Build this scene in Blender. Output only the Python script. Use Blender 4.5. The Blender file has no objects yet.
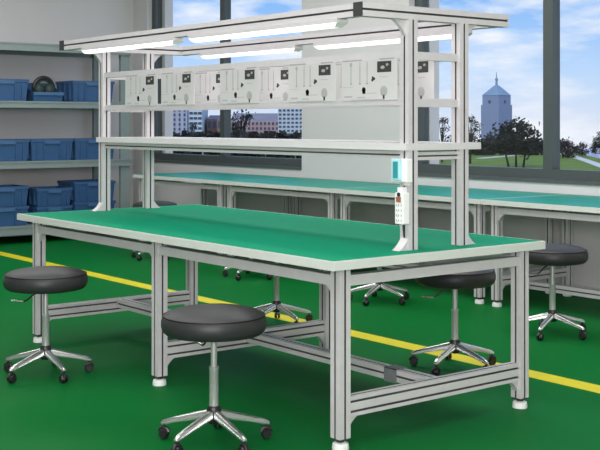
import bpy, bmesh, math, random
from mathutils import Vector, Matrix
R = math.radians
S = bpy.context.scene
COL = S.collection
random.seed(7)

# ------------------------------------------------------------------ camera, world, lights
CAM = Vector((6.2761, -2.7638, 1.2963)); YAW = R(141.9893); FPX = 1115.44; HOR = 123.48
FW = Vector((math.cos(YAW), math.sin(YAW), 0)); RT = Vector((math.sin(YAW), -math.cos(YAW), 0))
cd = bpy.data.cameras.new('camera'); cam = bpy.data.objects.new('camera', cd); COL.objects.link(cam)
cam.location = CAM; cam.rotation_euler = (R(90), 0, YAW - R(90))
cd.sensor_width = 36; cd.lens = FPX / 600 * 36; cd.shift_y = -(225 - HOR) / 600
cd.clip_end = 3000; cd.clip_start = 0.05
S.camera = cam
S.view_settings.view_transform = 'Standard'; S.view_settings.look = 'None'
S.view_settings.exposure = 0.0; S.view_settings.gamma = 1.0; S.view_settings.use_curve_mapping = False
S.cycles.max_bounces = 8; S.cycles.transparent_max_bounces = 12

w = bpy.data.worlds.new('sky'); S.world = w; w.use_nodes = True
nt = w.node_tree; N = nt.nodes; Lk = nt.links; N.clear()
out = N.new('ShaderNodeOutputWorld'); bg = N.new('ShaderNodeBackground'); Lk.new(bg.outputs[0], out.inputs[0])
tc = N.new('ShaderNodeTexCoord'); sep = N.new('ShaderNodeSeparateXYZ'); Lk.new(tc.outputs['Generated'], sep.inputs[0])
gr = N.new('ShaderNodeValToRGB'); mr = N.new('ShaderNodeMapRange')
mr.inputs[1].default_value = 0.0; mr.inputs[2].default_value = 0.16
Lk.new(sep.outputs['Z'], mr.inputs[0]); Lk.new(mr.outputs[0], gr.inputs[0])
e = gr.color_ramp.elements
e[0].position = 0.0; e[0].color = (0.68, 0.74, 0.88, 1); e[1].position = 1.0; e[1].color = (0.16, 0.38, 0.86, 1)
k = e.new(0.3); k.color = (0.48, 0.66, 0.93, 1); k = e.new(0.65); k.color = (0.25, 0.49, 0.91, 1)
mp = N.new('ShaderNodeMapping'); mp.inputs['Scale'].default_value = (6.5, 6.5, 26); mp.inputs['Location'].default_value = (3.1, 1.7, 0.4)
Lk.new(tc.outputs['Generated'], mp.inputs[0])
nz = N.new('ShaderNodeTexNoise'); nz.inputs['Scale'].default_value = 1.5; nz.inputs['Detail'].default_value = 9; nz.inputs['Roughness'].default_value = 0.55
Lk.new(mp.outputs[0], nz.inputs['Vector'])
cr = N.new('ShaderNodeValToRGB'); cr.color_ramp.elements[0].position = 0.44; cr.color_ramp.elements[1].position = 0.66
Lk.new(nz.outputs['Fac'], cr.inputs[0])
mx = N.new('ShaderNodeMix'); mx.data_type = 'RGBA'
Lk.new(cr.outputs[0], mx.inputs[0]); Lk.new(gr.outputs[0], mx.inputs[6]); mx.inputs[7].default_value = (0.86, 0.88, 0.95, 1)
Lk.new(mx.outputs[2], bg.inputs[0]); bg.inputs[1].default_value = 1.15


def lamp(name, kind, loc, rot, energy, color=(1, 1, 1), size=None):
    d = bpy.data.lights.new(name, kind); d.energy = energy; d.color = color
    if size: d.shape = 'RECTANGLE'; d.size, d.size_y = size
    o = bpy.data.objects.new(name, d); COL.objects.link(o); o.location = loc; o.rotation_euler = rot
    return o


sun = lamp('sun', 'SUN', (0, 0, 50), (R(48), 0, R(25)), 2.0, (1, 0.96, 0.9)); sun.data.angle = R(1)
LC = (1, 0.955, 0.975)
lamp('ceiling_light_near', 'AREA', (2.2, -0.9, 3.3), (0, 0, 0), 140, LC, (6.0, 2.6))
lamp('ceiling_light_far', 'AREA', (0.6, 2.3, 3.3), (0, 0, 0), 130, LC, (6.0, 0.8))
lamp('ceiling_light_rack', 'AREA', (-3.6, 0.6, 3.3), (0, 0, 0), 80, LC, (1.0, 4.0))
lamp('window_light_behind', 'AREA', (7.9, -4.9, 1.9), (R(88), 0, R(52)), 600, LC, (4.5, 1.6))  # added fill light behind the camera, no window there


# ------------------------------------------------------------------ materials
def mat(name, col, rough=0.5, metal=0.0, spec=0.5, noise=None, emit=None, bump=None):
    m = bpy.data.materials.new(name); m.use_nodes = True; t = m.node_tree; b = t.nodes['Principled BSDF']
    b.inputs['Base Color'].default_value = (*col, 1); b.inputs['Roughness'].default_value = rough
    b.inputs['Metallic'].default_value = metal; b.inputs['Specular IOR Level'].default_value = spec
    if noise or bump:
        c = t.nodes.new('ShaderNodeTexCoord'); n = t.nodes.new('ShaderNodeTexNoise')
        sc, amt = noise if noise else (bump[0], 0.0)
        n.inputs['Scale'].default_value = sc; n.inputs['Detail'].default_value = 5
        t.links.new(c.outputs['Object'], n.inputs['Vector'])
        r = t.nodes.new('ShaderNodeValToRGB')
        r.color_ramp.elements[0].position = 0.3; r.color_ramp.elements[1].position = 0.7
        r.color_ramp.elements[0].color = (*[max(0, x * (1 - amt)) for x in col], 1)
        r.color_ramp.elements[1].color = (*[min(1, x * (1 + amt)) for x in col], 1)
        t.links.new(n.outputs['Fac'], r.inputs[0]); t.links.new(r.outputs[0], b.inputs['Base Color'])
        if bump:
            bp = t.nodes.new('ShaderNodeBump'); bp.inputs['Strength'].default_value = bump[1]; bp.inputs['Distance'].default_value = 0.004
            n2 = t.nodes.new('ShaderNodeTexNoise'); n2.inputs['Scale'].default_value = bump[0]
            t.links.new(c.outputs['Object'], n2.inputs['Vector']); t.links.new(n2.outputs['Fac'], bp.inputs['Height'])
            t.links.new(bp.outputs[0], b.inputs['Normal'])
    if emit:
        b.inputs['Emission Color'].default_value = (*emit[0], 1); b.inputs['Emission Strength'].default_value = emit[1]
    return m


M = {}
M['wall'] = mat('painted_wall', (0.58, 0.57, 0.57), 0.85, noise=(1.5, 0.02))
M['ceiling'] = mat('ceiling_paint', (0.75, 0.75, 0.74), 0.9, noise=(2, 0.02))
M['floor'] = mat('green_epoxy', (0.002, 0.122, 0.022), 0.5, spec=0.04, noise=(0.9, 0.08))
M['yellow'] = mat('yellow_floor_paint', (0.60, 0.53, 0.0), 0.5, noise=(6, 0.06))
M['alu'] = mat('anodised_aluminium', (0.61, 0.585, 0.60), 0.42, metal=0.15, noise=(30, 0.03))
M['slot'] = mat('black_slot_strip', (0.06, 0.06, 0.062), 0.6, noise=(30, 0.1))  # dark colour stands for the shade inside the slots
M['clamp'] = mat('grey_joint_plate', (0.16, 0.17, 0.18), 0.5, noise=(30, 0.1))
M['alu_dark'] = mat('cut_aluminium_end', (0.03, 0.032, 0.032), 0.6, noise=(30, 0.1))
M['green_mat'] = mat('green_bench_mat', (0.0, 0.235, 0.120), 0.6, spec=0.04, noise=(12, 0.03))
M['teal_mat'] = mat('teal_bench_mat', (0.0, 0.235, 0.175), 0.4, spec=0.12, noise=(12, 0.03))  # green bench top with the sky reflection put into its colour
M['edge'] = mat('pale_edge_trim', (0.60, 0.63, 0.59), 0.45, noise=(20, 0.02))
M['board'] = mat('white_laminate', (0.62, 0.605, 0.61), 0.4, noise=(8, 0.015))
M['leather'] = mat('black_vinyl', (0.028, 0.028, 0.03), 0.45, spec=0.35, bump=(160, 0.12))
M['seam'] = mat('black_piping', (0.004, 0.004, 0.004), 0.6, noise=(50, 0.1))
M['chrome'] = mat('polished_steel', (0.70, 0.70, 0.70), 0.24, metal=0.9, noise=(20, 0.02))
M['lift'] = mat('brushed_steel', (0.5, 0.5, 0.5), 0.35, metal=0.5, noise=(40, 0.04))
M['rubber'] = mat('black_plastic', (0.012, 0.012, 0.013), 0.4, noise=(40, 0.1))
M['rack'] = mat('grey_green_steel', (0.20, 0.25, 0.24), 0.5, noise=(9, 0.04))
M['bin'] = mat('blue_plastic', (0.030, 0.088, 0.205), 0.45, noise=(14, 0.05))
M['bin_tab'] = mat('pale_blue_plastic', (0.050, 0.122, 0.255), 0.45, noise=(14, 0.05))
M['tube'] = mat('glowing_diffuser', (0.9, 0.9, 0.9), 0.4, noise=(5, 0.01), emit=((1, 1, 1), 1.1))
M['lamp_body'] = mat('white_lamp_metal', (0.78, 0.78, 0.77), 0.4, noise=(8, 0.02))
M['paper'] = mat('white_paper', (0.56, 0.545, 0.55), 0.7, noise=(20, 0.015))
M['ink'] = mat('black_ink', (0.035, 0.035, 0.035), 0.7, noise=(60, 0.2))
M['ink_grey'] = mat('grey_ink', (0.38, 0.38, 0.38), 0.7, noise=(60, 0.1))
M['ink_mid'] = mat('mid_grey_ink', (0.35, 0.35, 0.34), 0.7, noise=(60, 0.1))
M['white_plastic'] = mat('white_plastic', (0.85, 0.85, 0.85), 0.35, noise=(20, 0.01))
M['cyan'] = mat('cyan_plastic', (0.42, 0.72, 0.76), 0.3, noise=(20, 0.04))
M['cyan_dark'] = mat('teal_plastic', (0.03, 0.28, 0.32), 0.35, noise=(20, 0.04))
M['red'] = mat('red_brown_switch', (0.32, 0.10, 0.06), 0.4, noise=(20, 0.05))
M['win_frame'] = mat('slate_window_frame', (0.060, 0.074, 0.074), 0.45, noise=(10, 0.04))
M['sill_dark'] = mat('dark_sill', (0.07, 0.085, 0.085), 0.5, noise=(10, 0.04))
M['toolgreen'] = mat('dark_green_fabric', (0.010, 0.032, 0.024), 0.6, noise=(30, 0.2))
# outside
M['grass'] = mat('grass', (0.115, 0.19, 0.008), 0.95, noise=(0.2, 0.3))
M['path'] = mat('pale_paving', (0.62, 0.60, 0.60), 0.9, noise=(0.3, 0.08))
M['water'] = mat('lilac_water', (0.42, 0.42, 0.55), 0.3, noise=(0.1, 0.08))
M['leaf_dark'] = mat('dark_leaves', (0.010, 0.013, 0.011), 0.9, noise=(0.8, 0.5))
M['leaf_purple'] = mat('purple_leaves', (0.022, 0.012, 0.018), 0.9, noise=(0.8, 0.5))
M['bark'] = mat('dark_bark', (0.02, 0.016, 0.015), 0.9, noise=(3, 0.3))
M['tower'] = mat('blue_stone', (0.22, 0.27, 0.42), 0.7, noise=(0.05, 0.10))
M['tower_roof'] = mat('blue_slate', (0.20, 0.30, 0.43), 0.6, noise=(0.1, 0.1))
M['dark_window'] = mat('dark_window_glass', (0.05, 0.07, 0.14), 0.3, noise=(0.5, 0.2))
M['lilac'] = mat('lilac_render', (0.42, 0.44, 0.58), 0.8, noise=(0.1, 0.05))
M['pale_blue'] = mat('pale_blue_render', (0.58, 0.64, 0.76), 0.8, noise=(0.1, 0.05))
M['pink'] = mat('pink_brick', (0.45, 0.32, 0.34), 0.8, noise=(0.3, 0.1))
M['redroof'] = mat('red_brick', (0.30, 0.15, 0.13), 0.8, noise=(0.3, 0.15))
M['greyroof'] = mat('grey_roof', (0.22, 0.22, 0.27), 0.8, noise=(0.3, 0.1))

g = bpy.data.materials.new('window_glass'); g.use_nodes = True; t = g.node_tree; t.nodes.clear()
o_ = t.nodes.new('ShaderNodeOutputMaterial'); mi = t.nodes.new('ShaderNodeMixShader'); tr = t.nodes.new('ShaderNodeBsdfTransparent')
gl = t.nodes.new('ShaderNodeBsdfGlossy'); gl.inputs['Roughness'].default_value = 0.02
mi.inputs[0].default_value = 0.03
tr.inputs[0].default_value = (0.97, 0.98, 0.98, 1)
t.links.new(tr.outputs[0], mi.inputs[1]); t.links.new(gl.outputs[0], mi.inputs[2]); t.links.new(mi.outputs[0], o_.inputs[0])
M['glass'] = g


# ------------------------------------------------------------------ mesh helpers
class MB:
    def __init__(s): s.bm = bmesh.new()

    def box(s, a, b):
        x0, y0, z0 = a; x1, y1, z1 = b
        v = [s.bm.verts.new(p) for p in ((x0, y0, z0), (x1, y0, z0), (x1, y1, z0), (x0, y1, z0), (x0, y0, z1), (x1, y0, z1), (x1, y1, z1), (x0, y1, z1))]
        for f in ((3, 2, 1, 0), (4, 5, 6, 7), (0, 1, 5, 4), (1, 2, 6, 5), (2, 3, 7, 6), (3, 0, 4, 7)):
            s.bm.faces.new([v[i] for i in f])
        return s

    def prism(s, poly, a, b, faces=False):
        """poly: list of 3D points (one cap), extruded by vector b-a"""
        d = Vector(b) - Vector(a)
        n = len(poly); lo = [s.bm.verts.new(Vector(p)) for p in poly]; hi = [s.bm.verts.new(Vector(p) + d) for p in poly]
        s.bm.faces.new(lo); s.bm.faces.new(hi[::-1])
        F = [s.bm.faces.new([lo[i], hi[i], hi[(i + 1) % n], lo[(i + 1) % n]][::-1]) for i in range(n)]
        return F if faces else s

    def slot(s, axis, p0, p1, w, h, nw=1, nh=1, sw=0.009, sd=0.010):
        """slotted extrusion along axis from p0 to p1 (centre line); w,h cross size; slots on faces"""
        ax = 'xyz'.index(axis); u = [(1, 2), (0, 2), (0, 1)][ax]

        def side(L, n):
            c = [(-L / 2 + L * (k + 0.5) / n) for k in range(n)]
            return [(x - sw / 2, x + sw / 2) for x in c]
        P = []
        a, b = w / 2, h / 2
        P.append((-a, -b))
        for q0, q1 in side(w, nw): P += [(q0, -b), (q0, -b + sd), (q1, -b + sd), (q1, -b)]
        P.append((a, -b))
        for q0, q1 in side(h, nh): P += [(a, q0), (a - sd, q0), (a - sd, q1), (a, q1)]
        P.append((a, b))
        for q0, q1 in side(w, nw)[::-1]: P += [(q1, b), (q1, b - sd), (q0, b - sd), (q0, b)]
        P.append((-a, b))
        for q0, q1 in side(h, nh)[::-1]: P += [(-a, q1), (-a + sd, q1), (-a + sd, q0), (-a, q0)]
        pts = []
        for (i, j) in P:
            q = [0, 0, 0]; q[ax] = p0[ax]; q[u[0]] = p0[u[0]] + i; q[u[1]] = p0[u[1]] + j; pts.append(q)
        fs = s.prism(pts, p0, p1, True)
        # faces lining each slot get the second material (slot shade painted in dark)
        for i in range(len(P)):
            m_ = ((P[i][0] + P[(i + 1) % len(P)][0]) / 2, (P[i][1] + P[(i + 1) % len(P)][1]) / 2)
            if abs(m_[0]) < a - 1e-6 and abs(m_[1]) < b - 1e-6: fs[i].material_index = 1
        return s

    def cyl(s, p0, p1, r0, r1=None, n=16):
        r1 = r0 if r1 is None else r1
        p0, p1 = Vector(p0), Vector(p1); d = (p1 - p0).normalized()
        x = d.orthogonal().normalized(); y = d.cross(x)
        A = [s.bm.verts.new(p0 + (x * math.cos(2 * math.pi * i / n) + y * math.sin(2 * math.pi * i / n)) * r0) for i in range(n)]
        B = [s.bm.verts.new(p1 + (x * math.cos(2 * math.pi * i / n) + y * math.sin(2 * math.pi * i / n)) * r1) for i in range(n)]
        s.bm.faces.new(A[::-1]); s.bm.faces.new(B)
        for i in range(n): s.bm.faces.new([A[i], A[(i + 1) % n], B[(i + 1) % n], B[i]])
        return s

    def lathe(s, c, prof, n=40):
        rings = []
        for r, z in prof:
            if r < 1e-5: rings.append([s.bm.verts.new((c[0], c[1], c[2] + z))])
            else: rings.append([s.bm.verts.new((c[0] + r * math.cos(2 * math.pi * i / n), c[1] + r * math.sin(2 * math.pi * i / n), c[2] + z)) for i in range(n)])
        for A, B in zip(rings, rings[1:]):
            for i in range(n):
                j = (i + 1) % n
                q = [A[i % len(A)], A[j % len(A)], B[j % len(B)], B[i % len(B)]]
                q2 = []
                for v in q:
                    if v not in q2: q2.append(v)
                if len(q2) > 2: s.bm.faces.new(q2)
        return s

    def tube(s, pts, r, n=8, rad=None):
        pts = [Vector(p) for p in pts]; rings = []
        x = None
        for i, p in enumerate(pts):
            d = (pts[min(i + 1, len(pts) - 1)] - pts[max(i - 1, 0)]).normalized()
            x = d.orthogonal().normalized() if x is None else (x - d * x.dot(d)).normalized()
            y = d.cross(x); rr = rad[i] if rad else r
            rings.append([s.bm.verts.new(p + (x * math.cos(2 * math.pi * k / n) + y * math.sin(2 * math.pi * k / n)) * rr) for k in range(n)])
        for A, B in zip(rings, rings[1:]):
            for k in range(n): s.bm.faces.new([A[k], A[(k + 1) % n], B[(k + 1) % n], B[k]])
        s.bm.faces.new(rings[0][::-1]); s.bm.faces.new(rings[-1])
        return s

    def loft(s, rects):
        """rects: list of 4-point rings, joined, capped"""
        rings = [[s.bm.verts.new(Vector(p)) for p in r] for r in rects]; n = len(rings[0])
        for A, B in zip(rings, rings[1:]):
            for k in range(n): s.bm.faces.new([A[k], A[(k + 1) % n], B[(k + 1) % n], B[k]])
        s.bm.faces.new(rings[0][::-1]); s.bm.faces.new(rings[-1])
        return s

    def ball(s, c, r, sc=(1, 1, 1), sub=2):
        m = Matrix.Translation(c) @ Matrix.Diagonal((r * sc[0], r * sc[1], r * sc[2], 1))
        bmesh.ops.create_icosphere(s.bm, subdivisions=sub, radius=1, matrix=m)
        return s

    def torus(s, c, axis, Rr, r, a0=0, a1=360, n=24, m=8):
        u, v = [(Vector((0, 1, 0)), Vector((0, 0, 1))), (Vector((1, 0, 0)), Vector((0, 0, 1))), (Vector((1, 0, 0)), Vector((0, 1, 0)))]['xyz'.index(axis)]
        pts = [Vector(c) + (u * math.cos(R(a0 + (a1 - a0) * i / n)) + v * math.sin(R(a0 + (a1 - a0) * i / n))) * Rr for i in range(n + 1)]
        return s.tube(pts, r, m)


def obj(name, mb, m, parent=None, smooth=None, bevel=None):
    me = bpy.data.meshes.new(name)
    if bevel:
        bmesh.ops.bevel(mb.bm, geom=[e for e in mb.bm.edges], offset=bevel, segments=2, affect='EDGES', profile=0.6)
    bmesh.ops.recalc_face_normals(mb.bm, faces=mb.bm.faces)
    off = Vector((0, 0, 0)); p = parent
    while p is not None: off += p.location; p = p.parent
    if off.length: bmesh.ops.translate(mb.bm, verts=mb.bm.verts, vec=-off)
    mb.bm.to_mesh(me); mb.bm.free()
    me.materials.append(m)
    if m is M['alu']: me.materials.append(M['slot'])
    if smooth:
        for f in me.polygons: f.use_smooth = True
        me.set_sharp_from_angle(angle=R(smooth))
    o = bpy.data.objects.new(name, me); COL.objects.link(o); o.parent = parent
    return o


def thing(name, label, cat, loc=(0, 0, 0), group=None, rz=0):
    o = bpy.data.objects.new(name, None); COL.objects.link(o); o.location = loc; o.rotation_euler = (0, 0, rz)
    o.empty_display_size = 0.1
    return tag(o, label, cat, group)


def tag(o, label, cat, group=None):
    o['label'] = label; o['category'] = cat
    if group: o['group'] = group
    return o


def struct(name, mb, m, parent=None):
    o = obj(name, mb, m, parent)
    o['kind'] = 'structure'
    return o


def copy_tree(o, parent=None):
    c = o.copy(); COL.objects.link(c); c.parent = parent
    for ch in list(o.children): copy_tree(ch, c)
    return c


# ------------------------------------------------------------------ room
X0, X1, Y0, Y1, ZC = -5.85, 9.0, -6.0, 4.10, 3.4
WT = 0.28
struct('floor', MB().box((X0, Y0, -0.1), (X1, Y1, 0)), M['floor'])
struct('ceiling', MB().box((X0, Y0, ZC), (X1, Y1, ZC + 0.1)), M['ceiling'])
struct('wall_left', MB().box((X0 - 0.2, Y0, 0), (X0, Y1 + WT, ZC)), M['wall'])
struct('wall_right', MB().box((X1, Y0, 0), (X1 + 0.2, Y1 + WT, ZC)), M['wall'])
struct('wall_front', MB().box((X0, Y0 - 0.2, 0), (X1, Y0, ZC)), M['wall'])
W1 = (-5.52, -2.478); W2 = (-0.935, 2.25); SZ, TZ = 0.852, 3.05
wb = MB()
YM = Y1 + 0.165  # outer leaf of the wall has slightly narrower openings
for a, b, ja, jb in ((X0, W1[0], 0, .145), (W1[1], W2[0], .1, .098), (W2[1], X1, .1, 0)):
    wb.box((a, Y1, 0), (b, YM, ZC)); wb.box((a - ja, YM, 0), (b + jb, Y1 + WT, ZC))
for a, b in (W1, W2):
    wb.box((a, Y1, 0), (b, YM, SZ)); wb.box((a, YM, 0), (b, Y1 + WT, SZ)); wb.box((a, Y1, TZ), (b, YM, ZC)); wb.box((a, YM, TZ), (b, Y1 + WT, ZC))
struct('wall_back', wb, M['wall'])
struct('baseboard_back', MB().box((X0, Y1 - 0.012, 0), (X1, Y1, 0.07)), M['wall'])
struct('trim_1', MB().box((X0 + 0.5, 1.668, 0), (X1 - 0.5, 1.80, 0.0015)), M['yellow'])


def window(idx, rng, mull):
    a, b = rng; y0, y1 = Y1 + 0.07, Y1 + 0.16; f = 0.1
    r = MB()
    r.box((a, y0, SZ), (a + 0.088, y1, TZ)); r.box((b - 0.088, y0, SZ), (b, y1, TZ))
    r.box((a + 0.088, y0, SZ), (b - 0.088, y1, SZ + 0.085)); r.box((a + 0.088, y0, TZ - 0.085), (b - 0.088, y1, TZ))
    for m0, m1 in mull: r.box((m0, y0, SZ + 0.085), (m1, y1, TZ - 0.085))
    root = struct('window_%d' % idx, r, M['win_frame'])
    s = struct('window_sill', MB().box((a, Y1 - 0.012, SZ - 0.018), (b, Y1 + 0.07, SZ + 0.006)), M['sill_dark'], root)
    e = [a + 0.088] + [v for m in mull for v in m] + [b - 0.088]
    for i in range(0, len(e), 2):
        struct('pane', MB().box((e[i], y0 + 0.04, SZ + 0.085), (e[i + 1], y0 + 0.046, TZ - 0.085)), M['glass'], root)
    return root


window(1, W1, [(-4.04, -3.955)])
window(2, W2, [(0.52, 0.615)])

# ------------------------------------------------------------------ main workbench
L, D, H = 2.95, 1.26, 0.76
LX = (0.102, 1.487, L - 0.07); LY = (0.095, D - 0.095)
PW = 0.05; LW = 0.057


def gusset(mb, corner, ux, uz, size, thick, ty):
    """concave triangular plate: corner point, directions ux, uz (3D), thickness along ty"""
    c = Vector(corner); ux = Vector(ux); uz = Vector(uz); ty = Vector(ty)
    pts = [c, c + ux * size]
    pts += [c + ux * size * f1 + uz * size * f2 for f1, f2 in ((0.70, 0.20), (0.44, 0.42), (0.20, 0.70))]
    pts += [c + uz * size]
    pts = [p - ty * thick / 2 for p in pts]
    mb.prism(pts, (0, 0, 0), ty * thick)


def leg_parts(root, x, y, top, w=LW, foot_r=0.034):
    lg = obj('leg', MB().slot('z', (x, y, 0.047), (x, y, top), w, w), M['alu'], root)
    obj('foot_plate', MB().box((x - w * .42, y - w * .42, 0.040), (x + w * .42, y + w * .42, 0.0465)).cyl((x, y, 0.02), (x, y, 0.04), 0.016), M['alu_dark'], lg)
    obj('levelling_foot', MB().lathe((x, y, 0), [(0, 0), (foot_r, 0), (foot_r * 1.03, 0.008), (foot_r * 0.94, 0.026), (0.018, 0.031), (0, 0.031)], 20), M['lamp_body'], lg, smooth=40)
    return lg


wbn = thing('workbench', 'large aluminium workbench in the middle with green top, overhead shelf and lamp frame', 'workbench', (L / 2, D / 2, 0))
T0 = H - 0.037
obj('tabletop', MB().box((0.014, 0.014, T0), (L - 0.014, D - 0.014, H)), M['green_mat'], wbn)
eb = MB()
eb.box((0, 0, T0), (L, 0.0139, H - 0.001)); eb.box((0, D - 0.0139, T0), (L, D, H - 0.001))
eb.box((0, 0.014, T0), (0.0139, D - 0.014, H - 0.001)); eb.box((L - 0.0139, 0.014, T0), (L, D - 0.014, H - 0.001))
obj('edge_trim', eb, M['edge'], wbn)
for x in LX:
    for y in LY: leg_parts(wbn, x, y, T0 - 0.0005)
hz = 0.672
for y in LY:
    for a, b in ((LX[0], LX[1]), (LX[1], LX[2])):
        obj('apron_rail', MB().slot('x', (a + .029, y, hz), (b - .029, y, hz), PW, .042, 1, 0), M['alu'], wbn)
for x in LX:
    obj('apron_rail', MB().slot('y', (x, LY[0] + .029, hz), (x, LY[1] - .029, hz), PW, .042, 1, 0), M['alu'], wbn)
    obj('cross_rail', MB().slot('y', (x, LY[0] + .029, 0.168), (x, LY[1] - .029, 0.168), 0.045, 0.08, 1, 2), M['alu'], wbn)
    for y, s_ in ((LY[0] + .029, 1), (LY[1] - .029, -1)):
        q = MB(); gusset(q, (x, y, 0.1275), (0, s_, 0), (0, 0, -1), 0.048, 0.03, (1, 0, 0)); obj('corner_gusset', q, M['alu'], wbn)
for a, b in ((LX[0], LX[1]), (LX[1], LX[2])):
    obj('stretcher', MB().slot('x', (a + .024, 0.63, 0.182), (b - .024, 0.63, 0.182), 0.06, 0.052), M['alu'], wbn)
obj('joint_clamp', MB().box((2.585, 0.596, 0.150), (2.665, 0.599, 0.212)).box((2.585, 0.596, 0.2085), (2.665, 0.664, 0.212)), M['clamp'], wbn)  # dark grey plate on the front and top of the stretcher
for y in LY:
    for x, dirs in ((LX[0], (1,)), (LX[1], (-1,)), (LX[2], (-1,))):
        for s in dirs:
            q = MB(); gusset(q, (x + s * .029, y, hz - .0215), (s, 0, 0), (0, 0, -1), 0.05, 0.03, (0, 1, 0))
            obj('corner_gusset', q, M['alu'], wbn)

# upper frame
UX = (0.1187, 2.8262); UY = (0.52, 0.83); BZ = 1.212; TZC = 1.7642
for ix, x in enumerate(UX):
    for iy, y in enumerate(UY):
        up = obj('upright', MB().slot('z', (x, y, H + 0.0005), (x, y, TZC - .028), PW + .003, PW + .003), M['alu'], wbn)
        s = -1 if iy == 0 else 1
        q = MB(); gusset(q, (x, y + s * .0265, H + .0005), (0, s, 0), (0, 0, 1), 0.05, 0.045, (1, 0, 0))
        obj('base_bracket', q, M['alu'], up)
        q = MB(); gusset(q, (x, y + s * .027, TZC - .0285), (0, s, 0), (0, 0, -1), 0.07, 0.02, (1, 0, 0))
        obj('arm_bracket', q, M['alu'], up)
TY = (0.2323, 1.124)
for x in UX:
    ar = obj('arm', MB().slot('y', (x, TY[0] + .004, TZC), (x, TY[1], TZC), 0.052, 0.056), M['alu'], wbn)
    obj('end_cap', MB().box((x - .027, TY[0] - .002, TZC - .029), (x + .027, TY[0] + .0035, TZC + .029)), M['alu_dark'], ar)
for y in (TY[0] + .032, TY[1] - .032):
    obj('long_beam', MB().slot('x', (UX[0] + .0265, y, TZC), (UX[1] - .0265, y, TZC), 0.05, 0.054), M['alu'], wbn)
BY = (0.474, 0.932); BXR = (0.0954, 2.8572)
bd = MB().box((BXR[0], BY[0], BZ - .03), (BXR[1], BY[1], BZ))
obj('shelf_board', bd, M['board'], wbn)
for y in UY:
    obj('shelf_rail', MB().slot('x', (UX[0] + .027, y, BZ - .050), (UX[1] - .027, y, BZ - .050), 0.035, 0.035, sw=.007, sd=.008), M['alu'], wbn)
    for z in (1.592, 1.392):
        obj('panel_rail', MB().box((UX[0] + .027, y - .016, z - .016), (UX[1] - .027, y + .016, z + .016)), M['alu'], wbn)
for x in UX:
    obj('side_rail', MB().slot('y', (x, UY[0] + .027, BZ - .055), (x, UY[1] - .027, BZ - .055), 0.035, 0.035, sw=.007, sd=.008), M['alu'], wbn)
    for z in (1.585, 1.384):
        obj('side_rail', MB().box((x - .016, UY[0] + .027, z - .017), (x + .016, UY[1] - .027, z + .017)), M['alu'], wbn)

# ------------------------------------------------------------------ tube lamps under the beams
zt = TZC - 0.0275


def tube_lamp(xa, xb, y, label):
    t = thing('tube_lamp', label, 'lamp', ((xa + xb) / 2, y, zt), 'tube lamps under the overhead frame')
    obj('lamp_housing', MB().box((xa, y - .03, zt - .016), (xb, y + .03, zt - .0005)), M['alu'], t)
    e = 0.03; za, zb = zt - .0165, zt - .034
    obj('diffuser', MB().loft([[(xa + .004, y - .028, za), (xb - .004, y - .028, za), (xb - .004, y + .028, za), (xa + .004, y + .028, za)],
                               [(xa + e, y - .019, zb), (xb - e, y - .019, zb), (xb - e, y + .019, zb), (xa + e, y + .019, zb)]]), M['tube'], t)
    for s, x in ((-1, xa), (1, xb)):
        obj('lamp_end_plate', MB().loft([[(x, y - .031, za), (x + s * .003, y - .031, za), (x + s * .003, y + .031, za), (x, y + .031, za)],
                                         [(x - s * (e - .002), y - .021, zb - .001), (x - s * (e - .006), y - .021, zb - .001), (x - s * (e - .006), y + .021, zb - .001), (x - s * (e - .002), y + .021, zb - .001)]]), M['lamp_body'], t)
    return t


fy, ry = TY[0] + .032, TY[1] - .032
tube_lamp(0.37, 1.39, fy, 'glowing white tube lamp under the front beam, next to its dark left end cap')
tube_lamp(1.53, 2.69, fy, 'longer glowing white tube lamp under the front beam, ending near the right-hand arm')
tube_lamp(0.36, 1.335, ry, 'glowing white tube lamp under the rear beam, the one in front of the left window')
tube_lamp(1.50, 2.625, ry, 'glowing white tube lamp under the rear beam, running behind the right uprights')


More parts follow.
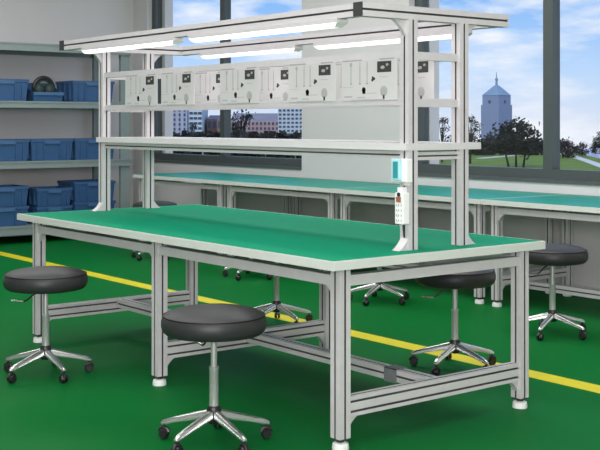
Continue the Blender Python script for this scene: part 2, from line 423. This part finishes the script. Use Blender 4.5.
# ------------------------------------------------------------------ instruction cards
def card(xa, xb, y, z0, z1, label, group):
    t = thing('instruction_card', label, 'card', ((xa + xb) / 2, y, z0), group)
    W = xb - xa; Ht = z1 - z0
    obj('paper_sheet', MB().box((xa, y, z0), (xb, y + .003, z1)), M['paper'], t)
    yf = y - .0006

    def P(u0, v0, u1, v1, mb): mb.box((xa + u0 * W, yf, z0 + v0 * Ht), (xa + u1 * W, y - .00005, z0 + v1 * Ht))
    yo = y - .00005

    def part(name, m, *rects):
        b = MB()
        for q in rects: P(*q, b)
        obj(name, b, m, t)

    def dot(b, u, v, r): b.cyl((xa + u * W, yo, z0 + v * Ht), (xa + u * W, yf, z0 + v * Ht), r, n=10)
    part('printed_photo', M['ink'], (.655, .68, .90, .95))
    for du, dv, us in ((0, .86, .02), (.165, .87, .006), (.295, .87, .006)):
        u = .18 + du
        part('tool_drawing', M['ink_mid'], (u - us, dv, u + us, dv + .09), (u - .007, .44, u + .007, dv), (u - .02, .40, u + .02, .44))
    b = MB(); dot(b, .415, .26, .013); P(.39, .165, .445, .30, b); obj('figure_drawing', b, M['ink'], t)
    b = MB(); dot(b, .57, .50, .007); dot(b, .60, .53, .007); dot(b, .575, .56, .006); obj('part_drawing', b, M['ink'], t)
    for q in ((.70, .56, .84, .575), (.02, .335, .22, .345), (.06, .08, .20, .12), (.18, .012, .78, .028), (.46, .17, .64, .185), (.30, .06, .44, .09)): part('text_line', M['ink_grey'], q)
    b = MB(); dot(b, .77, .22, .024); obj('dial_drawing', b, M['ink_grey'], t)
    part('dial_pointer', M['ink'], (.755, .03, .785, .13))
    for u, v, r, q in ((.75, .80, .011, 1.3), (.83, .86, .009, 1.0)):
        b = MB(); b.ball((xa + u * W, yf - .0001, z0 + v * Ht), r, (q, .03, .7), 2); obj('photo_highlight', b, M['ink_mid'], t)
    for u0, u1 in ((.02, .38), (.70, .95)): part('card_clip', M['ink_mid'], (u0, .985, u1, 1.02))
    return t


cy_ = UY[0] - .016 - .0042; G1 = 'instruction cards hung on the front rails'; G2 = 'instruction cards hung on the rear rails'
FC = [(.435, .803, 'white printed card on the front rails, nearest the left uprights'),
      (.847, 1.19, 'white printed card on the front rails, second from the left uprights'),
      (1.441, 1.785, 'white printed card on the front rails, alone in front of the left window mullion'),
      (2.03, 2.384, 'white printed card on the front rails, second from the right uprights'),
      (2.426, 2.795, 'white printed card on the front rails, touching the right front upright')]
for a, b_, l in FC: card(a - .02, b_ - .02, cy_, 1.398, 1.576, l, G1)
cy2 = UY[1] - .016 - .0042
BC = [(.69, 1.04, 'partly hidden white card on the rear rails, the leftmost one on them'),
      (1.305, 1.66, 'partly hidden white card on the rear rails, between the third and fourth front cards'),
      (1.915, 2.27, 'rear-rail card showing only a thin strip between the two rightmost front cards'),
      (2.325, 2.685, 'white card on the rear rails, its black photo showing between the right uprights')]
for a, b_, l in BC: card(a, b_, cy2, 1.398, 1.590, l, G2)

# ------------------------------------------------------------------ switch box and power strip on the right front upright
yb = UY[0] - .0265 - .0005
sb = thing('switch_box', 'white switch box with pale cyan cover on the right front upright', 'switch box', (2.828, yb, 1.05))
obj('box_body', MB().box((2.782, yb - .035, 1.048), (2.878, yb, 1.148)), M['white_plastic'], sb, bevel=.005)
obj('cover', MB().box((2.800, yb - .050, 1.056), (2.850, yb - .0352, 1.148)), M['cyan'], sb, bevel=.005)
obj('cover_recess', MB().box((2.811, yb - .0515, 1.066), (2.840, yb - .0502, 1.136)), M['cyan_dark'], sb)
obj('mounting_lug', MB().box((2.835, yb - .012, 1.035), (2.866, yb - .001, 1.0475)), M['white_plastic'], sb)
ps = thing('power_strip', 'white power strip with red-brown switch hanging below the switch box', 'power strip', (2.828, yb, .87))
obj('strip_body', MB().box((2.806, yb - .036, .872), (2.858, yb, 1.005)).box((2.816, yb - .032, 1.002), (2.848, yb - .004, 1.028)), M['white_plastic'], ps, bevel=.004)
obj('switch', MB().box((2.819, yb - .042, .965), (2.845, yb - .0365, .988)), M['red'], ps, bevel=.0025)
obj('indicator', MB().cyl((2.832, yb - .0362, .997), (2.832, yb - .040, .997), .009), M['rubber'], ps)
for k_ in range(4):
    zz = .952 - k_ * .0215
    b = MB()
    for u, wv in ((2.818, .0025), (2.830, .0025), (2.846, .002)):
        b.box((u - wv, yb - .0368, zz - .0045), (u + wv, yb - .0361, zz + .0045))
    b.box((2.8215, yb - .0368, zz - .0075), (2.8265, yb - .0361, zz - .005))
    obj('socket', b, M['ink_grey'], ps)
obj('power_cord', MB().tube([(2.828, yb - .006, .871), (2.828, yb - .007, .86), (2.829, yb - .005, .83), (2.828, yb - .004, .818)], .004), M['rubber'], ps, smooth=50)


# ------------------------------------------------------------------ stools
def make_stool(seat_z=0.0):
    t = thing('swivel_stool', '', 'stool', (0, 0, 0), 'black swivel stools on castors')
    prof = [(0, .446), (.172, .443), (.195, .448), (.208, .461), (.2140, .480), (.2130, .502), (.2065, .5195), (.2045, .5215)]
    st = obj('seat', MB().lathe((0, 0, seat_z), prof + [(.2015, .5245), (.182, .535), (.14, .545), (.08, .551), (0, .553)], 56), M['leather'], t, smooth=60)
    obj('seat_piping', MB().torus((0, 0, .5215 + seat_z), 'z', .2058, .0028, n=56, m=6), M['seam'], st, smooth=60)
    obj('seat_plate', MB().box((-.06, -.06, .437 + seat_z), (.06, .06, .4445 + seat_z)).cyl((0, 0, .425 + seat_z), (0, 0, .4375 + seat_z), .02), M['rubber'], t)
    obj('gas_lift', MB().lathe((0, 0, 0), [(0, .15), (.019, .15), (.019, .30), (.0205, .302), (.0205, .312), (.013, .314), (.013, .43 + seat_z), (0, .43 + seat_z)], 20), M['lift'], t, smooth=40)
    lv = obj('lever', MB().tube([(.02, 0, .438 + seat_z), (.07, 0, .410 + seat_z), (.10, 0, .384 + seat_z), (.12, 0, .378 + seat_z)], .0045), M['rubber'], t, smooth=60)
    obj('lever_grip', MB().tube([(.115, 0, .379 + seat_z), (.18, 0, .382 + seat_z)], .006), M['chrome'], lv, smooth=60)
    obj('hub', MB().lathe((0, 0, 0), [(0, .082), (.022, .082), (.028, .09), (.030, .125), (.030, .142), (.026, .152), (.021, .154), (0, .154)], 24), M['rubber'], t, smooth=40)
    for i in range(5):
        a = 2 * math.pi * i / 5; c, s = math.cos(a), math.sin(a)

        def Q(r, lat, z): return (r * c - lat * s, r * s + lat * c, z)
        rings = []
        for r, wd, zt_, zb in ((.024, .015, .138, .104), (.08, .0145, .122, .092), (.15, .013, .102, .078), (.205, .0115, .085, .064), (.226, .0105, .077, .060), (.233, .008, .071, .061)):
            rings.append([Q(r, -wd, zb), Q(r, wd, zb), Q(r, wd, zt_ - .008), Q(r, wd * .5, zt_), Q(r, -wd * .5, zt_), Q(r, -wd, zt_ - .008)])
        lg = obj('base_arm', MB().loft(rings), M['chrome'], t, smooth=50)
        cm = MB()
        for sd in (-1, 1):
            p0 = Q(.221, sd * .003, .0222); p1 = Q(.221, sd * .018, .0222)
            cm.cyl(p0, p1, .022, .017, 16)
        cm.cyl(Q(.222, 0, .03), Q(.222, 0, .064), .007, n=8)
        hood = [Q(.221 + .021 * math.cos(R(x)), 0, .026 + .021 * math.sin(R(x))) for x in (10, 50, 90, 130, 170)]
        cm.tube(hood, .009, 8)
        obj('castor', cm, M['rubber'], lg, smooth=40)
    return t


stool = make_stool()


def rel(ang):  # direction given in camera frame: 0 = right, 90 = away
    a = R(ang); d = RT * math.cos(a) + FW * math.sin(a)
    return math.atan2(d.y, d.x)


ST = [((0.940, -0.256), 18, 'black round swivel stool in front of the left end leg of the workbench'),
      ((2.50, -0.255), 18, 'black round swivel stool nearest the camera, before the middle leg of the workbench'),
      ((2.127, 1.521), 20, 'black round swivel stool partly behind the right end of the workbench, on the yellow line'),
      ((1.834, 2.676), 22, 'black round swivel stool beyond the right corner of the workbench, by the wall benches'),
      ((0.51, 1.551), 18, 'stool with seat hidden by the tabletop, chrome column and star base on the yellow line'),
      ((0.235, 2.693), 24, 'stool seen under the workbench only as a chrome star base, beside the wall bench'),
      ((-3.011, 2.729), 20, 'far stool, black seat showing just over the back edge of the tabletop'),
      ((-1.385, 2.70), 28, 'far stool of which only castors show under the middle of the tabletop')]
LEV = [178, 118, 186, 205, 60, 60, 60, 60]
for i, ((x, y), a, lab) in enumerate(ST):
    o = stool if i == 0 else copy_tree(stool)
    o.location = (x, y, 0); o['label'] = lab
    o.rotation_euler.z = rel(a)
    for ch in o.children:  # each lever points its own way
        if ch.name.startswith('lever'):
            ch.rotation_euler.z = rel(LEV[i]) - o.rotation_euler.z

# ------------------------------------------------------------------ wall benches
BH = 0.757; BW = 1.652; BD0, BD1 = 3.13, 4.085


def make_bench():
    t = thing('wall_bench', '', 'bench', (0, 0, 0), 'green-topped benches along the back wall')
    d = BD1 - BD0
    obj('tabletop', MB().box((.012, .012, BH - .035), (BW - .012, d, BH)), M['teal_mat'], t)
    e_ = MB(); e_.box((0, 0, BH - .035), (BW, .0119, BH - .001)); e_.box((0, .012, BH - .035), (.0119, d, BH - .001)); e_.box((BW - .0119, .012, BH - .035), (BW, d, BH - .001))
    obj('edge_trim', e_, M['edge'], t)
    xs = (.08, BW - .08); ys = (.075, d - .1)
    for x in xs:
        for y in ys: leg_parts(t, x, y, BH - .0355)
    for y in ys: obj('apron_rail', MB().slot('x', (xs[0] + .029, y, BH - .075), (xs[1] - .029, y, BH - .075), .045, .042, 1, 0), M['alu'], t)
    for x in xs:
        obj('apron_rail', MB().slot('y', (x, ys[0] + .029, BH - .075), (x, ys[1] - .029, BH - .075), .045, .042, 1, 0), M['alu'], t)
        obj('cross_rail', MB().slot('y', (x, ys[0] + .029, .185), (x, ys[1] - .029, .185), .045, .06), M['alu'], t)
    obj('stretcher', MB().slot('x', (xs[0] + .024, .42, .125), (xs[1] - .024, .42, .125), .05, .055), M['alu'], t)
    obj('stretcher_bracket', MB().box((xs[0] - .02, .405, .135), (xs[0] + .02, .435, .1545)).box((xs[1] - .02, .405, .135), (xs[1] + .02, .435, .1545)), M['alu'], t)
    for x, s in ((xs[0], 1), (xs[1], -1)):
        q = MB(); gusset(q, (x + s * .029, ys[0], BH - .0965), (s, 0, 0), (0, 0, -1), .055, .03, (0, 1, 0)); obj('corner_gusset', q, M['alu'], t)
        q = MB(); gusset(q, (x, ys[0] + .029, .1545), (0, 1, 0), (0, 0, -1), .06, .03, (1, 0, 0)); obj('corner_gusset', q, M['alu'], t)
    return t


bench = make_bench()
for i, (x, lab) in enumerate(((-4.15, 'leftmost green-topped wall bench, its open end by the storage rack'),
                              (-2.49, 'green-topped wall bench second from the rack end, seen behind the middle of the workbench shelf'),
                              (-0.832, 'green-topped wall bench third from the rack end, behind the right uprights of the workbench'),
                              (0.826, 'green-topped wall bench at the right edge of the photo, under the window mullion'))):
    o = bench if i == 0 else copy_tree(bench)
    o.location = (x, BD0, 0); o['label'] = lab

# ------------------------------------------------------------------ storage rack
XR = -5.06; RD = 0.70; RY0, RY1 = 1.20, 3.605
rk = thing('storage_rack', 'grey-green steel shelving rack with blue bins against the left wall', 'rack', (XR - RD / 2, (RY0 + RY1) / 2, 0))
for x in (XR - .045, XR - RD):
    for y in (RY0, RY1 - .115):
        u = MB(); u.box((x, y, 0), (x + .045, y + .012, 2.22)); u.box((x, y + .103, 0), (x + .045, y + .115, 2.22)); u.box((x + (.033 if x > XR - .1 else 0), y + .012, 0), (x + (.045 if x > XR - .1 else .012), y + .103, 2.22))
        obj('upright', u, M['rack'], rk)
for z0, z1 in ((.095, .19), (.81, .888), (1.465, 1.538), (2.08, 2.168)):
    s = MB(); s.box((XR + .001, RY0 + .001, z0), (XR + .02, RY1 - .001, z1)); s.box((XR - RD - .02, RY0, z0), (XR - RD - .001, RY1, z1))
    s.box((XR - RD - .001, RY0 + .12, z1 - .02), (XR + .001, RY1 - .12, z1 - .0005))
    s.box((XR + .0201, RY0 + .001, z0), (XR + .028, RY1 - .001, z0 + .018)); s.box((XR + .0201, RY0 + .001, z1 - .018), (XR + .028, RY1 - .001, z1))
    obj('shelf', s, M['rack'], rk)
for y in (RY0 + .05, RY1 - .06):
    for z in (.84, 1.48):
        obj('side_brace', MB().box((XR - RD + .046, y - .015, z), (XR - .046, y + .015, z + .04)), M['rack'], rk)


# ------------------------------------------------------------------ bins
def bin_thing(y0, y1, z0, h, dep, label, group, x_front=None, low=False):
    xf = (XR - .02) if x_front is None else x_front; W = y1 - y0
    t = thing('storage_bin', label, 'bin', (xf - dep / 2, (y0 + y1) / 2, z0), group)
    xb_ = xf - dep; tp = .018; th = .006
    ho = h - .028
    bm_ = MB()

    def ring(ins, z, zf=None):
        zf = z if zf is None else zf
        return [(xf - tp * (1 - (z - z0) / h) - ins, y0 + tp * (1 - (z - z0) / h) + ins, zf), (xf - tp * (1 - (z - z0) / h) - ins, y1 - tp * (1 - (z - z0) / h) - ins, zf),
                (xb_ + tp * (1 - (z - z0) / h) + ins, y1 - tp * (1 - (z - z0) / h) - ins, z), (xb_ + tp * (1 - (z - z0) / h) + ins, y0 + tp * (1 - (z - z0) / h) + ins, z)]
    ztop = z0 + h; zlow = z0 + h * .46 if low else ztop
    bm_.loft([ring(0, z0 + .0005), ring(0, ztop - .026, zlow - .026), ring(0, ztop, zlow), ring(th, ztop, zlow), ring(th, z0 + .012)])
    if not low:
        for q in (.14, .30, .70, .86):
            yy = y0 + W * q; bm_.box((xf - tp, yy - .005, z0 + .02), (xf + .004, yy + .005, ztop - .031))
        for q in (.2, .5, .8):
            xx = xb_ + dep * q; bm_.box((xx - .005, y0 - .004, z0 + .02), (xx + .005, y0 + tp, ztop - .031))
    obj('tub', bm_, M['bin'], t)
    rm = MB()
    if not low:
        o = .007
        A = [(xf + o, y0 - o), (xf + o, y1 + o), (xb_ - o, y1 + o), (xb_ - o, y0 - o)]
        B = [(xf - .002, y0 + .002), (xf - .002, y1 - .002), (xb_ + .002, y1 - .002), (xb_ + .002, y0 + .002)]
        V = []
        for z in (ztop - .030, ztop + .0008):
            V.append([rm.bm.verts.new((*p, z)) for p in A]); V.append([rm.bm.verts.new((*p, z)) for p in B])
        for k_ in range(4):
            j = (k_ + 1) % 4
            rm.bm.faces.new([V[0][k_], V[0][j], V[2][j], V[2][k_]]); rm.bm.faces.new([V[2][k_], V[2][j], V[3][j], V[3][k_]])
            rm.bm.faces.new([V[3][k_], V[3][j], V[1][j], V[1][k_]]); rm.bm.faces.new([V[1][k_], V[1][j], V[0][j], V[0][k_]])
        obj('rim', rm, M['bin'], t)
        obj('grip', MB().box((xf + .0075, y0 + W * .32, ztop - .050), (xf + .013, y0 + W * .68, ztop - .014)), M['bin_tab'], t)
    else:
        obj('front_lip', MB().box((xf + .0005, y0, zlow - .03), (xf + .012, y1, zlow + .004)), M['bin_tab'], t)
    return t


S2, S3, S1 = 1.538, .888, .19
UPG, MIDG, LOWG = 'blue bins on the upper shelf', 'blue bins on the middle shelf', 'stacked blue bins on the bottom shelf'
bin_thing(1.86, 2.368, S2, .236, .42, 'closed-front blue bin on the upper rack shelf, cut by the left photo edge', UPG)
bin_thing(2.425, 2.785, S2, .215, .40, 'low-fronted blue bin on the upper rack shelf holding a dark green strapped object', UPG, low=True)
bin_thing(2.90, 3.41, S2, .236, .42, 'closed-front blue bin on the upper rack shelf, next to the rack upright', UPG)
bin_thing(1.87, 2.38, S3, .236, .42, 'blue bin on the middle rack shelf, cut by the left photo edge', MIDG)
bin_thing(2.402, 2.898, S3, .236, .42, 'blue bin in the centre of the middle rack shelf, shown whole', MIDG)
bin_thing(2.925, 3.425, S3, .236, .42, 'blue bin on the middle rack shelf, half hidden by the workbench upright', MIDG)
bin_thing(1.87, 2.37, S1, .212, .42, 'lower blue bin of the bottom-shelf stack at the left photo edge', LOWG)
bin_thing(1.87, 2.37, S1 + .214, .212, .42, 'upper blue bin of the bottom-shelf stack at the left photo edge', LOWG)
bin_thing(2.47, 2.885, S1, .195, .38, 'lower blue bin of the shortest bottom-shelf stack, behind the table corner', LOWG)
bin_thing(2.47, 2.885, S1 + .197, .195, .38, 'upper blue bin of the shortest bottom-shelf stack, between two taller stacks', LOWG)
bin_thing(2.92, 3.425, S1, .225, .42, 'lower blue bin of the bottom-shelf stack beside the workbench uprights', LOWG)
bin_thing(2.92, 3.425, S1 + .227, .225, .42, 'upper blue bin of the bottom-shelf stack beside the workbench uprights', LOWG)

xg, yg, zg = XR - .13, 2.60, S2 + .014
tg = thing('ear_defender', 'dark green rounded object with a thick black arched strap in the low-fronted bin', 'ear defenders', (xg, yg, zg))
obj('headband', MB().torus((xg, yg, zg + .135), 'x', .115, .022, -25, 205, 22, 10), M['rubber'], tg, smooth=60)
for s in (-1, 1):
    obj('ear_cup', MB().ball((xg + .01, yg + s * .062, zg + .115), .078, (.8, .85, 1.0), 3), M['toolgreen'], tg, smooth=60)
obj('headband_pad', MB().torus((xg, yg, zg + .135), 'x', .088, .012, 30, 150, 14, 8), M['toolgreen'], tg, smooth=60)

# ------------------------------------------------------------------ outside world
GZ = -5.0
def at(u, depth, z=GZ):
    p = CAM + FW * depth + RT * ((u - 300) / FPX * depth)
    return Vector((p.x, p.y, z))
def zat(v, depth): return CAM.z - (v - HOR) * depth / FPX


lawn = obj('lawn', MB().prism([at(-900, 40, GZ - .5), at(1500, 12, GZ - .5), at(1500, 262, GZ - .5), at(-900, 262, GZ - .5)], (0, 0, 0), (0, 0, .5)), M['grass']); lawn['kind'] = 'structure'
def ribbon(pts, width, z):
    b = MB(); n = len(pts); Lf, Rg = [], []
    for i, p in enumerate(pts):
        d = (pts[min(i + 1, n - 1)] - pts[max(i - 1, 0)]).normalized(); s = Vector((-d.y, d.x, 0)) * width / 2
        Lf.append(p + s); Rg.append(p - s)
    poly = Lf + Rg[::-1]
    b.prism([(p.x, p.y, GZ + .001) for p in poly], (0, 0, 0), (0, 0, z))
    return b
def gd(v): return FPX * (CAM.z - GZ) / (v - HOR)
pp = [at(480, gd(158.5)), at(520, gd(155)), at(555, gd(153.5)), at(572, gd(156)), at(590, gd(162)), at(612, gd(170)), at(640, gd(180))]
o = obj('footpath', ribbon(pp, 1.7, .05), M['path']); o['kind'] = 'structure'
wp = [at(572, gd(149)), at(600, gd(149)), at(690, gd(149)), at(690, gd(170)), at(620, gd(163)), at(588, gd(156))]
o = obj('river', MB().prism([(p.x, p.y, GZ + .001) for p in wp], (0, 0, 0), (0, 0, .04)), M['water']); o['kind'] = 'structure'


def tree(u, depth, vtop, wpx, label, m, vbase=None, sparse=1.0, trunks=1, seed=0, name='tree', low=.25, leaf=1.0, group='trees outside the windows'):
    rnd = random.Random(seed); base = at(u, depth); top = zat(vtop, depth); Wd = wpx * depth / FPX; Ht = top - GZ
    t = thing(name, label, 'tree', base, group)
    tk = MB(); cl = []
    z0 = GZ + Ht * low
    for i in range(trunks):
        off = (i - (trunks - 1) / 2) * Wd * .16
        p = base + RT * off
        tp = base + RT * (off * 1.8 + rnd.uniform(-.05, .05) * Wd); tp.z = GZ + Ht * .62
        tk.tube([p, p.lerp(tp, .5) + RT * rnd.uniform(-.03, .03) * Wd, tp], .1, 7, [Ht * .028, Ht * .02, Ht * .010])
    nb = int(16 * sparse) + 4
    for i in range(nb):
        a = rnd.uniform(0, 2 * math.pi); zz = rnd.uniform(0, 1)
        rr = Wd / 2 * math.sqrt(max(0.02, 1 - (2 * zz - .85) ** 2 * .8)) * rnd.uniform(.35, 1.0)
        c = Vector((base.x + math.cos(a) * rr, base.y + math.sin(a) * rr, z0 + (top - z0) * (zz * .9 + .04)))
        cl.append(c)
        tk.tube([Vector((base.x, base.y, GZ + Ht * .35)), (Vector((base.x, base.y, GZ + Ht * .5)) + c) / 2, c], .1, 5, [Ht * .014, Ht * .009, Ht * .004])
    obj('trunk', tk, M['bark'], t)
    lf = MB()
    q = Wd * .05 * leaf
    for c in cl:
        cr_ = Wd * .16
        for k_ in range(int(34)):
            d = Vector((rnd.gauss(0, 1), rnd.gauss(0, 1), rnd.gauss(0, .8))) * cr_ * .55
            p = c + d; n = Vector((rnd.gauss(0, 1), rnd.gauss(0, 1), rnd.gauss(0, 1))).normalized(); x = n.orthogonal().normalized(); y = n.cross(x)
            s = q * rnd.uniform(.5, 1.2)
            lf.bm.faces.new([lf.bm.verts.new(p + x * s), lf.bm.verts.new(p + y * s * .6), lf.bm.verts.new(p - x * s), lf.bm.verts.new(p - y * s * .6)])
    obj('foliage', lf, m, t)
    return t


LD, LP = M['leaf_dark'], M['leaf_purple']
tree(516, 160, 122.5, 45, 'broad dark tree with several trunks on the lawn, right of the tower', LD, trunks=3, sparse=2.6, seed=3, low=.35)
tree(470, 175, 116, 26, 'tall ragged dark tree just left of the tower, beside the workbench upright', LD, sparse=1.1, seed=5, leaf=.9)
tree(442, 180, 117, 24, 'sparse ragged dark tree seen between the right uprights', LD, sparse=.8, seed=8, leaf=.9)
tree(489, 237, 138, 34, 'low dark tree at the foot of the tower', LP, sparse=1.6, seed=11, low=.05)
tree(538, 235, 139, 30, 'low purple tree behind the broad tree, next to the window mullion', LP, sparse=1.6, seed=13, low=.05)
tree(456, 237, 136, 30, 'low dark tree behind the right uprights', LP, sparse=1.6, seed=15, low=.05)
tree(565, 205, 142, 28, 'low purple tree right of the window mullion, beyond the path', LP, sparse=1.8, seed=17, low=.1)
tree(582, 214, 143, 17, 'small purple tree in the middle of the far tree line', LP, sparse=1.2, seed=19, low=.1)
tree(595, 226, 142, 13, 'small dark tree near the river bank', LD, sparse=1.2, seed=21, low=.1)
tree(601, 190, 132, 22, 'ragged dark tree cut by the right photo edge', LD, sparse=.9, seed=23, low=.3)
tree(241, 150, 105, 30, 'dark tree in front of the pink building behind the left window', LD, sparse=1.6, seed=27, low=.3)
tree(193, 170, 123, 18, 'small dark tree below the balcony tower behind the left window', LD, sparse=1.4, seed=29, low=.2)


def hedge(u, depth, vtop, wpx, label, seed):
    rnd = random.Random(seed); base = at(u, depth); top = zat(vtop, depth); Wd = wpx * depth / FPX
    b = MB()
    for k_ in range(1200):
        p = base + RT * rnd.uniform(-.5, .5) * Wd + FW * rnd.uniform(-1.5, 1.5); p.z = GZ + (top - GZ) * rnd.uniform(0, 1) ** .7
        n = Vector((rnd.gauss(0, 1), rnd.gauss(0, 1), rnd.gauss(0, 1))).normalized(); x = n.orthogonal().normalized(); y = n.cross(x); s = rnd.uniform(.3, .7)
        b.bm.faces.new([b.bm.verts.new(p + x * s), b.bm.verts.new(p + y * s), b.bm.verts.new(p - x * s), b.bm.verts.new(p - y * s)])
    return tag(obj('hedge', b, LD), label, 'hedge')
hedge(236, 140, 133.5, 150, 'long dark hedge at the foot of the buildings behind the left window', 5)
hedge(490, 222, 143, 130, 'long dark hedge beyond the lawn at the foot of the tower', 6)


def building(name, u0, u1, vtop, depth, m, label, rows, cols, thick=14, wm=None, roof=None, win=(.55, .6), vlo=141, group=None):
    a, b = at(u0, depth), at(u1, depth); top = zat(vtop, depth); d = (b - a).normalized(); W = (b - a).length; back = Vector((-d.y, d.x, 0))
    if back.dot(FW) < 0: back = -back
    t = thing(name, label, 'building', (a + b) / 2, group)
    q = MB(); q.prism([a, b, b + back * thick, a + back * thick], (0, 0, 0), (0, 0, top - GZ)); obj('wall', q, m, t)
    zl = zat(vlo, depth); 
    for r in range(rows):
        for c in range(cols):
            cx = (c + .5) / cols; cz = (r + .5) / rows; hw = W / cols * win[0] / 2; hh = (top - zl) / rows * win[1] / 2
            p = a + d * W * cx; z = zl + (top - zl) * cz
            q = MB(); v = [p - d * hw - back * .12, p + d * hw - back * .12, p + d * hw + back * .1, p - d * hw + back * .1]
            q.prism([(s.x, s.y, z - hh) for s in v], (0, 0, 0), (0, 0, 2 * hh)); obj('window', q, wm or M['dark_window'], t)
    if roof:
        rm, vp = roof; zr = zat(vp, depth); q = MB(); m0 = (back * thick / 2)
        ring = [a, b, b + back * thick, a + back * thick]
        q.prism([(a.x, a.y, top), ((a + m0).x, (a + m0).y, zr), ((a + m0 * 2).x, (a + m0 * 2).y, top)], a, b)
        obj('roof', q, rm, t)
    return t


AG = 'buildings behind the left window'
building('apartment_block', 172, 187, 103, 230, M['lilac'], 'lilac apartment block at the left edge of the left window view', 8, 3, group=AG, win=(.35, .6))
building('apartment_block', 189, 202, 70, 215, M['pale_blue'], 'pale tower block with balcony stripes, seen also in the gap between two cards', 14, 3, group=AG, win=(.8, .45))
building('house', 207, 222, 119, 220, M['redroof'], 'red brick house just left of the left window mullion', 2, 3, group=AG, roof=(M['greyroof'], 115))
building('terrace_building', 231, 279, 121, 240, M['pink'], 'long pink building with rows of windows and grey roof', 4, 12, group=AG, win=(.5, .5), roof=(M['greyroof'], 113))
building('apartment_block', 278, 303, 92, 225, M['pale_blue'], 'pale blue tower block at the right edge of the left window view', 12, 6, group=AG, win=(.6, .5))

# stone tower with pyramid roof
dt = 255; cA = at(496.5, dt); k1 = dt / FPX
tw = thing('stone_tower', 'blue-grey tower with pyramid roof and spire in the right window view', 'tower', cA)
def sq(cen, half, z, rot):
    return [(cen.x + half * 1.414 * math.cos(rot + math.pi / 2 * i), cen.y + half * 1.414 * math.sin(rot + math.pi / 2 * i), z) for i in range(4)]
rt_ = YAW + R(45 + 32)
hw = 14.6 * k1; 
def oct_(cen, half, cut, z, rot):
    pts = []
    for i in range(4):
        a0 = rot + math.pi / 2 * i; ex = Vector((math.cos(a0), math.sin(a0), 0)); ey = Vector((-math.sin(a0), math.cos(a0), 0))
        pts += [cen + ex * half - ey * (half - cut), cen + ex * half + ey * (half - cut)]
    return [(p.x, p.y, z) for p in pts]
ra = YAW + R(40)
zs_, ze, za = zat(105, dt), zat(95.5, dt), zat(85.5, dt)
obj('tower_shaft', MB().loft([oct_(cA, hw * .78, .25, GZ, ra), oct_(cA, hw * .78, .25, zs_, ra)]), M['tower'], tw)
obj('tower_belfry', MB().loft([oct_(cA, hw * .72, .3, zs_ + .001, ra), oct_(cA, hw * .72, .3, ze, ra)]), M['tower'], tw)
obj('roof', MB().loft([oct_(cA, hw * .75, .3, ze + .002, ra), oct_(cA, .45, .1, za, ra)]), M['tower_roof'], tw)
sp = MB(); sp.cyl((cA.x, cA.y, za), (cA.x, cA.y, zat(79, dt)), .32, .2, 8); sp.cyl((cA.x, cA.y, zat(79, dt)), (cA.x, cA.y, zat(72, dt)), .16, .05, 8); sp.ball((cA.x, cA.y, zat(79.5, dt)), .4, (1, 1, 1), 1)
obj('spire', sp, M['tower_roof'], tw)
for i in range(4):
    a0 = ra + math.pi / 2 * i; ex = Vector((math.cos(a0), math.sin(a0), 0)); ey = Vector((-math.sin(a0), math.cos(a0), 0))
    for s in (0,):
        p = cA + ex * hw * .72 + ey * s; q = MB(); v = [p - ey * .3 - ex * .1, p + ey * .3 - ex * .1, p + ey * .3 + ex * .08, p - ey * .3 + ex * .08]
        q.prism([(z.x, z.y, zat(103.5, dt)) for z in v], (0, 0, 0), (0, 0, zat(100.5, dt) - zat(103.5, dt))); obj('window', q, M['dark_window'], tw)
        dm = MB(); p = cA + ex * hw * .42; zc = zat(91.5, dt)
        dm.prism([(p.x - ey.x * .9, p.y - ey.y * .9, zat(94.8, dt)), (p.x + ey.x * .9, p.y + ey.y * .9, zat(94.8, dt)), (p.x, p.y, zat(91.6, dt))], (0, 0, 0), ex * .5)
        obj('dormer', dm, M['tower_roof'], tw)
